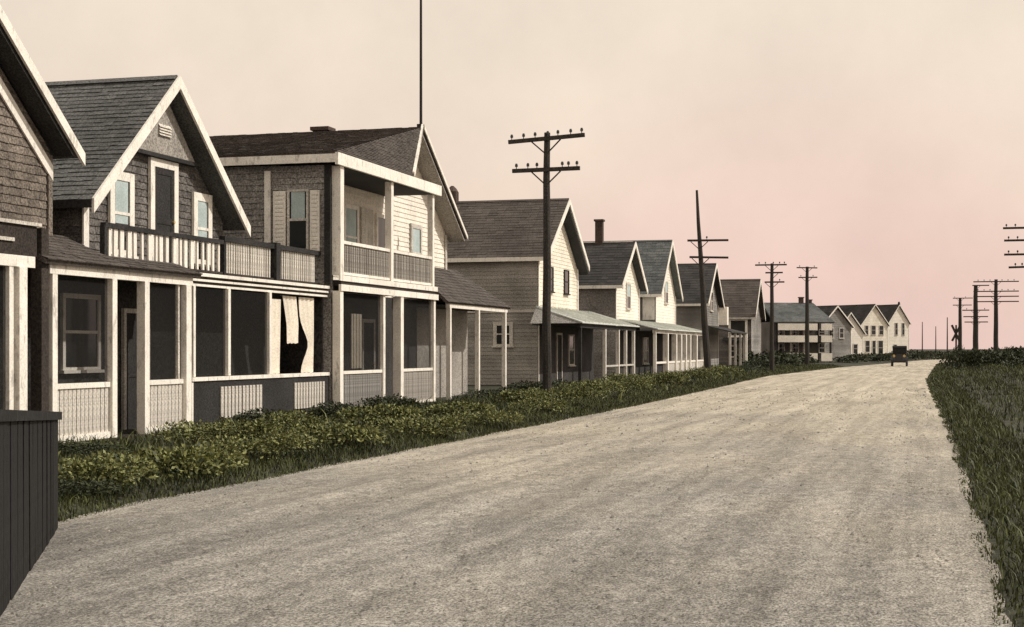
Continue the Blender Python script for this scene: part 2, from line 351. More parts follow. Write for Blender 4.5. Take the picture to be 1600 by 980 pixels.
def gable_house(label, xf, yc, hw, zeave, zridge, depth, wall_f, wall_s, roofm, over=.35, rk=.18, h=.16, group='houses along the left side of the street', shingle=False, exp=.2, sw=.35, z0=.05, fascia='trim', loc=None, rot=0, hr=None, eave_over=.28):
    """gable end to the street at x=xf, ridge running away from the street"""
    if loc is None: th = Thing('house', label, 'house', (xf, yc, 0), 0, group)
    else: th = Thing('house', label, 'house', loc, rot, group, local=True)
    yl, yr = yc-hw, yc+(hr or hw); xb = xf-depth; pitch = (zridge-zeave)/hw
    th.part('wall', MB().prism([(xf,yl,z0),(xf,yr,z0),(xf,yr,zeave),(xf,yc,zridge-.02),(xf,yl,zeave)], (-depth,0,0)), wall_s)
    siding(th,'F',xf,gable_lim(yc,yl,yr,zeave,zeave,zridge-.1),z0+.1,zridge-.2,wall_f,h,shingle)
    siding(th,'S',yl,lambda z:(xb,xf),z0+.1,zeave,wall_s,h,shingle)
    xo = xf+over; xbo = xb-.3; t = .10; up = .13
    ye0, ye1 = yl-eave_over, yr+eave_over; zo = zeave-pitch*eave_over+up
    zo1 = zeave-(zridge-zeave)/(yr-yc)*eave_over+up; zr = zridge+up
    roof_plane(th,(xbo,ye0,zo),(xo,ye0,zo),(xbo,yc,zr),(xo,yc,zr),roofm,t,exp,sw)
    roof_plane(th,(xo,ye1,zo1),(xbo,ye1,zo1),(xo,yc+.001,zr),(xbo,yc+.001,zr),roofm,t,exp,sw)
    rake(th,xo+.002,(ye0,zo+.01),(yc-.001,zr+.01),rk+.05); rake(th,xo+.002,(yc+.001,zr+.01),(ye1,zo1+.01),rk+.05)
    th.part('fascia', MB().box(xbo,xo,ye0-.04,ye0-.002,zo-.17,zo-.012), fascia)
    th.part('ridge_cap', MB().prism([(xbo,yc-.12,zr-.04),(xbo,yc,zr+.045),(xbo,yc+.12,zr-.04)],(xo-xbo-.01,0,0)), roofm)
    th.part('corner_board', MB().box(xf+.024,xf+.05,yl-.03,yl+.10,z0,zeave-.02), 'trim')
    th.part('corner_board', MB().box(xf+.024,xf+.05,yr-.10,yr+.03,z0,zeave-.02), 'trim')
    th.dim = dict(yl=yl,yr=yr,xb=xb,xf=xf,zr=zr,zeave=zeave)
    return th

# ------------------------------------------------------------------ ground, road
YK = [-30, 0, 8, 9.2, 10.3, 11.5, 14, 40, 88, 125, 163, 220, 300, 420]
XLK = [-5.2, -5.4, -5.85, -6.4, -7.0, -7.6, -7.8, -7.95, -9.2, -7.9, -5.0, -1.2, 8, 26]
YR_ = [-30, 10, 30, 60, 83, 150, 220, 300, 420]
XRK = [.25, .20, .08, -.35, -.6, -.1, 4.2, 14, 34]
xl = lambda y: np.interp(y, YK, XLK); xr = lambda y: np.interp(y, YR_, XRK)
def wav(x, y): return .5*np.sin(x*1.7+np.sin(y*.9)*1.3)+.5*np.sin(y*1.15+x*.6+1.7)
def gz(x, y):
    x = np.asarray(x, float); y = np.asarray(y, float); a = xl(y)-x; b = x-xr(y)
    left = np.clip(a/.35, 0, 1)*.10+np.clip((a-.35)/3.2, 0, 1)*.10+.012*np.sin(y*2.3+x)*np.clip(a/.1,0,1)+.010*np.sin(y*5.1+1+x*2)*np.clip(a/.1,0,1)
    right = np.clip(b/.5, 0, 1)*.05+(.010*np.sin(y*2.1)+.008*np.sin(y*4.7+2))*np.clip(b/.1,0,1)+np.clip((b-.5)/3.5, 0, 1)*.22
    z = np.where(a > 0, left+.03*wav(x, y)*np.clip(a/1., 0, 1)*np.clip((9-a)/4,0,1), np.where(b > 0, right+.05*wav(x, y)*np.clip(b/1., 0, 1), -.03))
    return z-.02
ys = np.concatenate([np.arange(-30, 60, .5), np.arange(60, 180, 2), np.arange(180, 421, 10), [700, 1500, 4000]])
V = []; nx = 0
for y in ys:
    A = float(xl(min(y,420))); B = float(xr(min(y,420)))
    left = np.concatenate([[-3000,-300,-80,-40], A-np.array([22, 16, 12, 9, 7, 5.5, 4.5, 4, 3.5, 3, 2.5, 2, 1.5, 1.1, .7, .35, .2, .0])])
    mid = np.linspace(A+.05, B-.05, 6); right = np.concatenate([B+np.array([0, .25, .5, .8, 1.2, 1.7, 2.2, 2.8, 3.4, 4, 5, 7, 10, 16, 30]), [80, 300, 3000]])
    X = np.concatenate([left, mid, right]); nx = len(X); Z = gz(X, np.full(nx, min(y, 420)))
    V += list(zip(X, [y]*nx, Z))
i = np.arange(len(ys)-1)[:, None]*nx+np.arange(nx-1)[None, :]; i = i.ravel()
me = fast_mesh('ground', V, np.stack([i, i+1, i+1+nx, i+nx], 1), 'soil'); me.polygons.foreach_set('use_smooth', [True]*len(me.polygons)); setting('ground', me)
# dirt road with shallow wheel ruts and a ragged edge
ys = np.concatenate([np.arange(-30, 60, .3), np.arange(60, 200, 2), np.arange(200, 421, 8)]); V = []; nx = 49
for y in ys:
    A = float(xl(y))-.32; B = float(xr(y))+.26
    t = np.linspace(0, 1, nx); X = A+(B-A)*t; d = X-A
    Z = .004+.05*np.clip(4*t*(1-t), 0, 1)-.018*(np.exp(-((d-2.2-.2*math.sin(y*.07))/.25)**2)+np.exp(-((d-3.7-.2*math.sin(y*.07))/.25)**2)+np.exp(-((d-5.3)/.3)**2))+.008*wav(X*2.3, y*1.1+np.zeros(nx))
    V += list(zip(X, [y]*nx, Z))
i = np.arange(len(ys)-1)[:, None]*nx+np.arange(nx-1)[None, :]; i = i.ravel()
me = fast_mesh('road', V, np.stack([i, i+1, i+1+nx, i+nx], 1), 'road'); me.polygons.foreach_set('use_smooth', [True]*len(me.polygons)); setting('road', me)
# loose gravel on the road
n = 9000; Y = 7.5+RNG.random(n)**1.7*55; T = RNG.random(n); edge = RNG.random(n) < .35
T = np.where(edge, np.where(RNG.random(n) < .6, RNG.random(n)**2*.15, 1-RNG.random(n)**2*.12), T)
X = xl(Y)+(xr(Y)-xl(Y))*T; r = (.006+.016*RNG.random(n)**3)*(1+Y/50)
base = np.array([(1,0,0),(-.5,.87,0),(-.5,-.87,0),(.1,.05,.8)]); a = RNG.random(n)*6.28
P = base[None]*r[:, None, None]*(0.7+.6*RNG.random((n, 4, 1))); c, s_ = np.cos(a)[:, None], np.sin(a)[:, None]
V = np.stack([P[...,0]*c-P[...,1]*s_+X[:,None], P[...,0]*s_+P[...,1]*c+Y[:,None], P[...,2]+.045*np.clip(4*T*(1-T),0,1)[:,None]+.004], -1).reshape(-1, 3)
k = (np.arange(n)*4)[:, None]; F = np.concatenate([k+np.array([[0,1,3]]), k+np.array([[1,2,3]]), k+np.array([[2,0,3]])])
setting('gravel', fast_mesh('gravel', V, F, 'gravel'), 'stuff')

# ------------------------------------------------------------------ grass (nobody could count it)
def grass(name, X, Y, Z, H, Wd, mat='grass'):
    n = len(X); a = RNG.random(n)*6.283; lean = (.2+1.1*RNG.random(n)**1.5)*H; la = RNG.random(n)*6.283
    wx, wy = np.cos(a)*Wd/2, np.sin(a)*Wd/2; lx, ly = np.cos(la)*lean, np.sin(la)*lean
    P = np.stack([np.stack([X-wx, Y-wy, Z-.02], 1), np.stack([X+wx, Y+wy, Z-.02], 1),
                  np.stack([X+wx*.7+lx*.35, Y+wy*.7+ly*.35, Z+H*.6], 1), np.stack([X-wx*.7+lx*.35, Y-wy*.7+ly*.35, Z+H*.6], 1), np.stack([X+lx, Y+ly, Z+H], 1)], 1).reshape(-1, 3)
    k = (np.arange(n)*5)[:, None]
    F = np.concatenate([k+np.array([[0,1,2]]), k+np.array([[0,2,3]]), k+np.array([[3,2,4]])])
    setting(name, fast_mesh(name, P, F, mat), 'stuff')
n = 75000; Y = 6.5+RNG.random(n)**1.6*150; b = .22+.2*RNG.random(n)+RNG.random(n)**1.25*np.where(Y < 30, 6.5, 10); X = xr(Y)+b
clump = .5+.5*wav(X*2.1, Y*1.6); far = 1+Y/35
keep = RNG.random(n) < np.where(b < .9, 1, .25+.75*clump**1.5); X, Y, b, clump, far = X[keep], Y[keep], b[keep], clump[keep], far[keep]
grass('grass', X, Y, gz(X, Y), (.03+.085*RNG.random(len(X))*np.clip(b/.8+.15, 0, 1)*(.5+clump))*np.minimum(far, 2.0), (.007+.008*RNG.random(len(X)))*far)
n = 70000; Y = 7+RNG.random(n)**1.5*125; a = .03+.2*RNG.random(n)+RNG.random(n)**1.1*4.5; X = xl(Y)-a; far = 1+Y/35
clump = .5+.5*wav(X*1.9+3, Y*1.7)
grass('grass', X, Y, gz(X, Y), (.03+.09*RNG.random(n)*np.clip(a/.9+.05, 0, 1)*(.4+clump))*np.minimum(far, 1.8), (.007+.008*RNG.random(n))*far)

n = 22000; Y = 7+RNG.random(n)**1.4*75; b = .15+.03*np.sin(Y*1.3)+RNG.random(n)**1.3*1.1; X = xr(Y)+b; far = 1+Y/35
grass('grass', X, Y, gz(X, Y), (.018+.05*RNG.random(n)*np.clip((b-.1)/.6,.05,1))*np.minimum(far, 1.8), (.006+.007*RNG.random(n))*far)
n = 26000; Y = 9+RNG.random(n)**1.4*60; a = .0+RNG.random(n)**1.3*1.3; X = xl(Y)-a; far = 1+Y/35
grass('grass', X, Y, gz(X, Y), (.025+.06*RNG.random(n)*np.clip(a/.4+.2,0,1))*np.minimum(far, 1.8), (.006+.007*RNG.random(n))*far)
n = 1300; Y = 12+RNG.random(n)**1.3*75; q = (np.sin(Y*1.7)+np.sin(Y*.63+1)) > .1; a = .5+RNG.random(n)*3.6
X, Y = (xl(Y)-a)[q], Y[q]; grass('weeds', X, Y, gz(X, Y), (.12+.20*RNG.random(len(X)))*(1+Y/120), (.012+.012*RNG.random(len(X)))*(1+Y/50), 'leaf')
n = 900; Y = 8+RNG.random(n)**1.3*70; X = xr(Y)+.4+RNG.random(n)*6; q = RNG.random(n) < .5+.5*wav(X*.8, Y*.5)
X, Y = X[q], Y[q]; grass('dry_stalks', X, Y, gz(X, Y), .12+.28*RNG.random(len(X))**2, (.006+.004*RNG.random(len(X)))*(1+Y/40), 'straw')
# ------------------------------------------------------------------ shrubs
def leaf_mass(name, n, rx, ry, h, ls, mat, seed, lobes=7, base=.0):
    rg = np.random.default_rng(seed)
    cen = np.stack([(rg.random(lobes)-.5)*1.3*rx, (rg.random(lobes)-.5)*1.3*ry, (.25+.45*rg.random(lobes))*h], 1); rad = .32+.35*rg.random(lobes)
    k = rg.integers(0, lobes, n); d = rg.normal(size=(n, 3)); d /= np.linalg.norm(d, axis=1)[:, None]; d[:, 2] = np.where(d[:, 2] < -.3, -d[:, 2], d[:, 2])
    rr = (.55+.55*rg.random(n)**.6)[:, None]*rad[k][:, None]
    C = cen[k]+d*rr*np.array([rx, ry, h*.9]); C[:, 2] = np.maximum(C[:, 2]*.92, .02+.1*rg.random(n))+base
    A = d+rg.normal(size=(n, 3))*.8; A[:, 2] -= .15; A /= np.linalg.norm(A, axis=1)[:, None]
    B = np.cross(A, rg.normal(size=(n, 3))); B /= np.linalg.norm(B, axis=1)[:, None]
    s = (ls*(.6+.8*rg.random(n)))[:, None]; Nn = np.cross(A, B)
    P = np.stack([C, C+A*s*.5+B*s*.28+Nn*s*.08, C+A*s, C+A*s*.5-B*s*.28+Nn*s*.08], 1).reshape(-1, 3)
    q = (np.arange(n)*4)[:, None]; F = np.concatenate([q+np.array([[0,1,2]]), q+np.array([[0,2,3]])])
    return fast_mesh(name, P, F, mat)
def stems_mesh(h, seed, rx, ry):
    rg = random.Random(seed); mb = MB()
    for i in range(9):
        a = rg.random()*6.28; q = .25+.6*rg.random()
        mb.tube((rg.uniform(-.15,.15)*rx, rg.uniform(-.15,.15)*ry, -.05), (math.cos(a)*rx*q*.7, math.sin(a)*ry*q*.7, h*rg.uniform(.5,.9)), .012, .005, 5, False)
    return mb.mesh('stems', 'stem')
SH = [(leaf_mass('leaves', 3000, .85, .95, .52+.05*(i%2), .062+.012*(i%3), 'leaf', 11+i, 6+i), stems_mesh(.5, i, .85, .95)) for i in range(4)]
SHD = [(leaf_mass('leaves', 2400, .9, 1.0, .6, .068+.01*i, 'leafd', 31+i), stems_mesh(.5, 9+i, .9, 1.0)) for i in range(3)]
def shrub(x, y, s, sz, label, kind=0, v=0, group='low shrubs along the left verge'):
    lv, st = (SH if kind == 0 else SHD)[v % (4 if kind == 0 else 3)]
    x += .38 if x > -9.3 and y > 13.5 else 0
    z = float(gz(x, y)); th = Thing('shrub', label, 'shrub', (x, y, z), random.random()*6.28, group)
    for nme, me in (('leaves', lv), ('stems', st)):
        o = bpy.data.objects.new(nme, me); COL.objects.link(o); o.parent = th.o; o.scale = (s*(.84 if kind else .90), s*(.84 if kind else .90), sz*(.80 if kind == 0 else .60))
SHRUBS = [
 (-8.4, 13.4, .75, .6, 1, 'dark low shrub just past the end of the board wall'),
 (-9.0, 14.2, .80, .85, 0, 'bright yellow-green shrub right beside the dark board wall'),
 (-8.95, 16.1, .85, .85, 0, 'bright yellow-green shrub, second from the board wall'),
 (-10.9, 17.6, .8, .6, 1, 'dark low shrub below the nearest pale boarded porch panel'),
 (-9.1, 18.3, .85, .85, 0, 'green shrub at the road edge just past the two brightest shrubs'),
 (-10.2, 20.2, .9, .8, 0, 'green shrub in front of the narrow boarded screen panel of the cottage porch'),
 (-9.0, 20.9, .85, .8, 0, 'roadside shrub in front of the cottage porch doorway'),
 (-10.0, 23.0, .95, .85, 0, 'shrub in front of the left end of the long screened porch'),
 (-11.6, 24.6, .9, .9, 1, 'dark shrub against the wall left of the two pale lattice panels'),
 (-8.9, 24.2, .8, .75, 0, 'roadside shrub below the first pale lattice panel'),
 (-9.9, 26.2, .95, .9, 0, 'shrub in the verge below the long screened porch, mid-length'),
 (-11.6, 27.6, .8, .9, 1, 'dark shrub against the wall between the two pale lattice panels'),
 (-8.9, 27.6, .85, .8, 0, 'roadside shrub below the second pale lattice panel'),
 (-11.5, 30.6, .95, 1.15, 1, 'dark bush hiding the foot of the double-decker porch corner post'),
 (-9.6, 30.2, .95, .85, 0, 'shrub in front of the double-decker porch corner'),
 (-11.4, 32.4, .6, .5, 1, 'dark bush under the left low panel of the double-decker porch'),
 (-9.2, 33.4, .9, .85, 0, 'roadside shrub in front of the double-decker porch doorway'),
 (-9.8, 36.8, .95, 1.0, 0, 'shrub just before the tall near telegraph pole'),
 (-11.6, 39.2, .95, .95, 1, 'dark bush at the foot of the lean-to porch posts'),
 (-9.4, 40.6, 1.0, 1.0, 0, 'shrub just beyond the foot of the tall near telegraph pole'),
 (-11.8, 43.6, 1.0, 1.1, 1, 'dark bush at the far end of the lean-to porch'),
 (-9.9, 44.8, 1.1, 1.1, 0, 'shrub between the lean-to porch and the road'),
 (-12.2, 48.5, 1.2, 1.2, 1, 'dark bush in the gap before the cream-fronted house'),
 (-10.0, 49.2, 1.15, 1.15, 0, 'bright shrub in front of the gap before the cream-fronted house'),
 (-10.6, 53.8, 1.2, 1.2, 0, 'shrub before the near end of the pale tin porch roof'),
 (-10.2, 58.5, 1.2, 1.2, 0, 'shrub below the pale tin porch roof of the cream-fronted house'),
 (-10.9, 63.0, 1.3, 1.2, 1, 'dark bush below the row of thin porch posts'),
 (-10.4, 67.5, 1.3, 1.2, 0, 'shrub just before the leaning telegraph pole'),
 (-11.2, 73.0, 1.3, 1.2, 1, 'dark bush just beyond the leaning telegraph pole'),
 (-11.0, 79.5, 1.4, 1.2, 0, 'shrub before the white columned porch'),
 (-11.2, 87.0, 1.5, 1.3, 1, 'dark bush at the far end of the white columned porch'),
 (-11.4, 96.0, 1.6, 1.4, 1, 'dark bush at the foot of the three-armed telegraph pole'),
 (-12.0, 107.0, 1.9, 1.5, 1, 'dark bush before the far dark-sided house'),
]
for i, (x, y, s, sz, k, lb) in enumerate(SHRUBS): shrub(x, y, s, sz, lb, k, i)

# ------------------------------------------------------------------ HOUSE 1: dark brown gable at the left edge
G1 = 'houses along the left side of the street'
h1 = Thing('house', 'dark brown shingled gabled house cut by the left edge, double white rake boards', 'house', (-13.5, 17, 0), 0, G1)
h1.part('wall', MB().prism([(-13.5,13.15,.05),(-13.5,20.85,.05),(-13.5,20.85,4.75),(-13.5,17,7.95),(-13.5,13.15,4.75)],(-9,0,0)), 'brown')
siding(h1,'F',-13.5,gable_lim(17,13.15,20.85,4.75,4.75,7.85),2.9,7.7,'brown',.13,True)
roof_plane(h1,(-13.14,21.22,4.72),(-22.8,21.22,4.72),(-13.14,17,8.22),(-22.8,17,8.22),'roofg',.1)
roof_plane(h1,(-22.8,12.78,4.72),(-13.14,12.78,4.72),(-22.8,16.999,8.22),(-13.14,16.999,8.22),'roofg',.1)
rake(h1,-13.137,(17.001,8.24),(21.24,4.73),.20); rake(h1,-13.137,(12.76,4.73),(16.999,8.24),.20)
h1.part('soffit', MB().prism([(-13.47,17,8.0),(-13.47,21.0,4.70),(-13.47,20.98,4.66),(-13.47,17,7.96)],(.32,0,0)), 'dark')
rake(h1,-13.476,(17.001,7.74),(20.88,4.50),.24,'trim','frieze_board',.03)
h1.part('corner_board', MB().box(-13.476,-13.45,20.76,20.87,2.9,4.66), 'brown')
# its porch with a dark parapet balcony above
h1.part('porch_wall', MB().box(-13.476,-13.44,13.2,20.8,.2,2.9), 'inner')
h1.part('porch_floor', MB().box(-13.44,-12.45,13.2,18.95,.05,.2), 'darkbr')
h1.part('beam', MB().box(-12.58,-12.44,13.2,18.86,2.76,2.92), 'trim')
h1.part('parapet', MB().box(-12.56,-12.46,13.2,18.93,2.925,3.36), 'darkbr')
h1.part('parapet_cap', MB().box(-12.60,-12.42,13.2,19.0,3.36,3.41), 'trimg')
h1.part('parapet_rail', MB().box(-12.458,-12.43,13.2,18.35,3.11,3.16), 'trimg')
h1.part('balcony_floor', MB().box(-13.45,-12.565,13.2,18.9,2.8,2.93), 'darkbr')
post(h1,-12.5,18.52,.2,2.76,.19); post(h1,-12.5,18.30,.2,2.76,.10); post(h1,-12.5,15.6,.2,2.76,.16)
h1.part('corner_post', MB().box(-12.62,-12.44,19.02,19.20,.1,3.35), 'darkbr')
h1.part('porch_screen', MB().box(-12.52,-12.512,15.7,18.25,.5,2.75), 'screen')
board_panel(h1,-12.5,15.7,18.25,.22,.62,'trimg')

# ------------------------------------------------------------------ HOUSE 2: grey gabled cottage with balcony
h2 = Thing('house', 'dark grey gabled cottage with white rake boards and upstairs door onto a balcony', 'house', (-13.6, 24.5, 0), 0, G1)
YL2, YR2, YC2 = 21.95, 27.05, 24.5
h2.part('wall', MB().prism([(-13.6,YL2,.05),(-13.6,YR2,.05),(-13.6,YR2,4.12),(-13.6,YC2,6.32),(-13.6,YL2,4.12)],(-9,0,0)), 'greyd')
siding(h2,'F',-13.6,gable_lim(YC2,YL2,YR2,4.12,4.12,6.3),3.02,6.1,'greyd',.13,True)
siding(h2,'S',YL2,lambda z:(-22.6,-13.6),2.6,4.1,'greyd',.13,True)
RF2 = -13.2
roof_plane(h2,(-22.9,21.62,4.04),(RF2,21.62,4.04),(-22.9,YC2,6.52),(RF2,YC2,6.52),'roofg')
roof_plane(h2,(RF2,27.38,4.04),(-22.9,27.38,4.04),(RF2,YC2+.001,6.52),(-22.9,YC2+.001,6.52),'roofg')
rake(h2,RF2+.002,(21.60,4.05),(YC2-.001,6.55),.24); rake(h2,RF2+.002,(YC2+.001,6.55),(27.40,4.05),.22)
h2.part('ridge_cap', MB().prism([(-22.9,24.38,6.48),(-22.9,24.5,6.57),(-22.9,24.62,6.48)],(9.68,0,0)), 'roofg')
h2.part('fascia', MB().box(-22.9,RF2,21.58,21.618,3.90,4.03), 'dark')
# projecting gable panel with pale louvre
gp = h2.part('gable_panel', MB().prism([(-13.57,23.32,5.12),(-13.57,25.68,5.12),(-13.57,YC2,6.25)],(.09,0,0)), 'taupe')
h2.part('moulding', MB().box(-13.57,-13.44,23.25,25.75,5.05,5.12), 'dark', parent=gp)
for k in range(4): h2.part('louvre_slat', MB().prism([(-13.478,24.28,5.48+k*.05),(-13.44,24.28,5.46+k*.05),(-13.478,24.28,5.52+k*.05)],(0,.44,0)), 'trimg', parent=gp)
h2.part('corner_board', MB().box(-13.575,-13.54,21.92,22.08,2.95,4.1), 'trim')
door(h2,'F',-13.575,24.08,25.10,2.97,5.04,.15)
window(h2,'F',-13.575,22.72,23.52,3.22,4.66,.15,pane_reflection=.62); window(h2,'F',-13.575,25.72,26.46,3.22,4.58,.15,pane_reflection=.62)
# ground-floor porch
PX = -12.5
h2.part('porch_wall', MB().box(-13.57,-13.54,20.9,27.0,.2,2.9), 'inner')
h2.part('porch_floor', MB().box(-13.54,-12.42,19.22,23.6,.06,.2), 'darkbr')
h2.part('beam', MB().box(PX-.07,PX+.07,19.22,23.60,2.70,2.90), 'trim')
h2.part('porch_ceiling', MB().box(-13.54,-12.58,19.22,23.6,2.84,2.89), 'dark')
roof_plane(h2,(-12.34,19.0,2.90),(-12.34,21.3,2.90),(-13.56,19.0,3.42),(-13.56,21.3,3.42),'roofb',.07,.14)
roof_plane(h2,(-12.34,21.3,2.90),(-12.34,23.75,2.90),(-12.88,21.3,3.10),(-12.88,23.75,3.10),'roofb',.07,.14)
h2.part('balcony_floor', MB().box(-13.57,-12.86,21.32,27.3,2.90,2.97), 'darkbr')
for y, w in ((21.02,.14),(22.02,.15),(23.42,.18)): post(h2,PX,y,.18,2.70,w)
post(h2,PX,19.36,.18,2.70,.13)
for y0, y1 in ((19.43,20.93),(22.10,23.32)):
    h2.part('panel_rail', MB().box(PX-.04,PX+.04,y0,y1,1.00,1.08), 'trim'); h2.part('panel_rail', MB().box(PX-.045,PX+.045,y0,y1,.18,.30), 'trim')
    board_panel(h2,PX,y0+.01,y1-.01,.30,1.00,'trimg',.115)
    h2.part('porch_screen', MB().box(PX-.02,PX-.012,y0,y1,1.08,2.70), 'screen')
for y in (22.9,): h2.part('stile', MB().box(PX-.03,PX+.03,23.14,23.2,1.08,2.70), 'trimg')
window(h2,'F',-13.54,21.22,22.36,1.25,2.5,.08,pane_reflection=0); door(h2,'F',-13.54,23.1,24.0,.2,2.3,.08,'trimg')
# balcony rail
h2.part('handrail', MB().box(-12.95,-12.85,21.45,25.62,3.56,3.64), 'dark')
h2.part('bottom_rail', MB().box(-12.93,-12.87,21.45,25.62,3.0,3.04), 'darkbr')
balusters(h2,(-12.9,21.5),(-12.9,25.6),3.04,3.57,19,.08,'trim',.035,t=.035)
post(h2,-12.9,21.47,2.97,3.6,.09,'dark','newel_post')

# ------------------------------------------------------------------ HOUSE 3: two-storey porch house
h3 = Thing('house', 'two-storey house with white-railed double-decker porch, brown roof and white gable', 'house', (-13.9, 36, 0), 0, G1)
prof = [(-13.9,30.25,.05),(-13.9,42.0,.05),(-13.9,42.0,5.0),(-13.9,38.5,7.42),(-13.9,30.25,5.62)]
h3.part('wall', MB().prism(prof,(-13,0,0)), 'grey')
siding(h3,'F',-13.9,lambda z:(30.4 if z < 5.7 else 30.4+8.1*(z-5.65)/1.77, 42.0 if z < 5 else 42-3.5*(z-5)/2.42),2.95,7.25,'white',.13)
siding(h3,'S',30.25,lambda z:(-26.9,-12.62),3.0,5.6,'grey',.13,True)
h3.part('side_wall', MB().box(-13.89,-12.62,30.26,30.38,.05,5.6), 'grey')
P0=(-12.38,30.02,5.86); P1=(-12.38,34.95,5.86); P2=(-12.38,36.95,5.86); A3=(-13.35,38.5,7.62)
roof_plane(h3,(-27,30.0,5.80),(-12.38,30.0,5.86),(-27,38.5,7.60),A3,'roofb',.10,.16)
roof_plane(h3,P0,P1,(A3[0]+.001,A3[1],A3[2]),(A3[0]+.001,A3[1],A3[2]),'roofb',.06,.16)
h3.part('porch_roof', MB().prism([(-12.38,34.9,5.84),(-12.38,36.95,5.84),(-13.88,36.95,6.05),(-13.88,34.9,6.05)],(0,0,-.06)), 'roofb')
roof_plane(h3,(-13.35,42.38,4.92),(-27,42.38,4.92),(-13.35,38.501,7.62),(-27,38.501,7.60),'roofb',.09)
h3.part('rake_board', MB().beam((-12.40,35.0,5.90),(-13.37,38.46,7.62),.05,.16), 'trim', label='white board climbing to the gable peak')
h3.part('rake_board', MB().prism([(-13.348,38.5,7.66),(-13.348,42.42,4.94),(-13.348,42.42,4.83),(-13.348,38.5,7.55)],(.03,0,0)), 'trim')
h3.part('soffit', MB().prism([(-13.88,38.5,7.44),(-13.88,42.3,4.80),(-13.88,42.3,4.76),(-13.88,38.5,7.40)],(.50,0,0)), 'taupe')
fl = h3.part('fascia', MB().box(-27,-12.37,29.96,30.0,5.62,5.80), 'trim')
h3.part('fascia', MB().box(-12.40,-12.33,29.955,36.98,5.57,5.83), 'trim')
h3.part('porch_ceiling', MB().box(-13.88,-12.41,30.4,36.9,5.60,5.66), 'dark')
ch = chimney(h3,-16.3,38.5,7.3,7.62,.42)
# upper porch
h3.part('upper_floor', MB().box(-13.87,-12.44,30.4,36.85,2.98,3.10), 'darkbr')
h3.part('deck_fascia', MB().box(-12.436,-12.40,30.26,36.88,3.08,3.20), 'trim')
h3.part('beam', MB().box(-12.44,-12.38,30.26,36.88,2.86,3.00), 'trim')
for y, w in ((30.36,.20),(33.55,.16),(36.62,.14)): post(h3,-12.5,y,3.2,5.57,w)
for y0, y1 in ((30.46,33.47),(33.63,36.55)):
    h3.part('handrail', MB().box(-12.55,-12.45,y0,y1,3.90,3.97), 'trim'); h3.part('bottom_rail', MB().box(-12.54,-12.46,y0,y1,3.22,3.28), 'trim')
    balusters(h3,(-12.5,y0),(-12.5,y1),3.28,3.90,27,.055,'taupe',.004,t=.03)
h3.part('handrail', MB().box(-13.85,-12.58,36.57,36.65,3.90,3.97), 'trim')
# windows behind the upper porch
window(h3,'F',-13.88,34.0,34.95,3.55,5.15,.10,pane_reflection=.6); window(h3,'F',-13.88,36.2,37.0,3.2,5.1,.10,pane_reflection=0)
h3.part('shutter', MB().box(-13.87,-13.83,35.15,35.95,3.5,5.15), 'trimg')
window(h3,'F',-13.88,38.85,39.75,3.45,5.05,.12,'trimg',pane_reflection=.6)
# side window with pale shutters, corner boards
window(h3,'S',30.23,-13.62,-13.12,3.75,5.08,.05,'trimg',pane_reflection=.5)
for a0, a1 in ((-13.95,-13.66),(-13.08,-12.86)):
    s = h3.part('shutter', MB().box(a0,a1,30.17,30.215,3.72,5.05), 'trim')
    m = MB()
    for k in range(14): m.box(a0+.04,a1-.04,30.155,30.168,3.78+k*.09,3.83+k*.09)
    h3.part('louvres', m, 'trim', parent=s)
h3.part('corner_board', MB().box(-14.16,-14.02,30.17,30.215,3.05,5.5), 'trim')
h3.part('corner_board', MB().box(-12.74,-12.60,30.16,30.215,3.0,5.6), 'dark')
h3.part('corner_board', MB().box(-13.87,-13.84,41.88,42.03,2.9,4.95), 'trimg')
# lower front porch
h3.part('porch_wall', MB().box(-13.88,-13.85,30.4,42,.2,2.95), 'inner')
h3.part('porch_floor', MB().box(-13.85,-12.42,30.4,37,.06,.24), 'darkbr')
for y, w in ((30.36,.18),(33.05,.13),(34.18,.20),(36.72,.14)): post(h3,-12.5,y,.22,2.86,w)
for y0, y1, m in ((30.46,32.98,'grey'),(34.29,36.64,'taupe')):
    h3.part('panel_rail', MB().box(-12.54,-12.46,y0,y1,1.04,1.11), 'trim')
    if m == 'taupe': h3.part('panel_rail', MB().box(-12.545,-12.455,y0,y1,.22,.30), 'trim')
    board_panel(h3,-12.5,y0+.01,y1-.01,.30,1.04,m,.11)
    h3.part('porch_screen', MB().box(-12.52,-12.512,y0,y1,1.11,2.85), 'screen')
h3.part('step', MB().box(-12.42,-12.0,33.2,34.05,.0,.16), 'grey')
cu = MB()
for k in range(7): cu.box(-12.82+.02*(k%2),-12.80+.02*(k%2),31.9+k*.09,31.99+k*.09,1.15,2.4)
h3.part('curtain', cu, 'curtain')
door(h3,'F',-13.85,35.1,36.0,.24,2.35,.09,'trimg')
# screened wing between the cottage and this house
WX = -12.7
h3.part('wing_shade_panel', MB().box(-13.8,-12.79,30.16,30.224,.2,2.76), 'inner')  # dark sheet added over the side wall, shade of the bay as colour
h3.part('wing_wall', MB().box(-12.78,-12.66,23.9,30.24,.05,1.02), 'dark')
h3.part('porch_wall', MB().box(-13.87,-13.80,27.1,30.2,.2,2.9), 'inner')
h3.part('porch_floor', MB().box(-13.8,-12.78,24.0,30.2,.06,.2), 'darkbr')
h3.part('porch_ceiling', MB().box(-13.54,-12.78,23.9,30.2,2.76,2.80), 'dark')
for z0, z1, d in ((2.90,2.96,.05),(2.81,2.85,.02),(2.72,2.76,.0)): h3.part('beam', MB().box(WX-.06,WX+.02+d,23.85,30.22,z0,z1), 'trim')
h3.part('deck_edge', MB().box(WX-.05,WX+.0,23.86,30.2,2.765,2.895), 'darkbr')
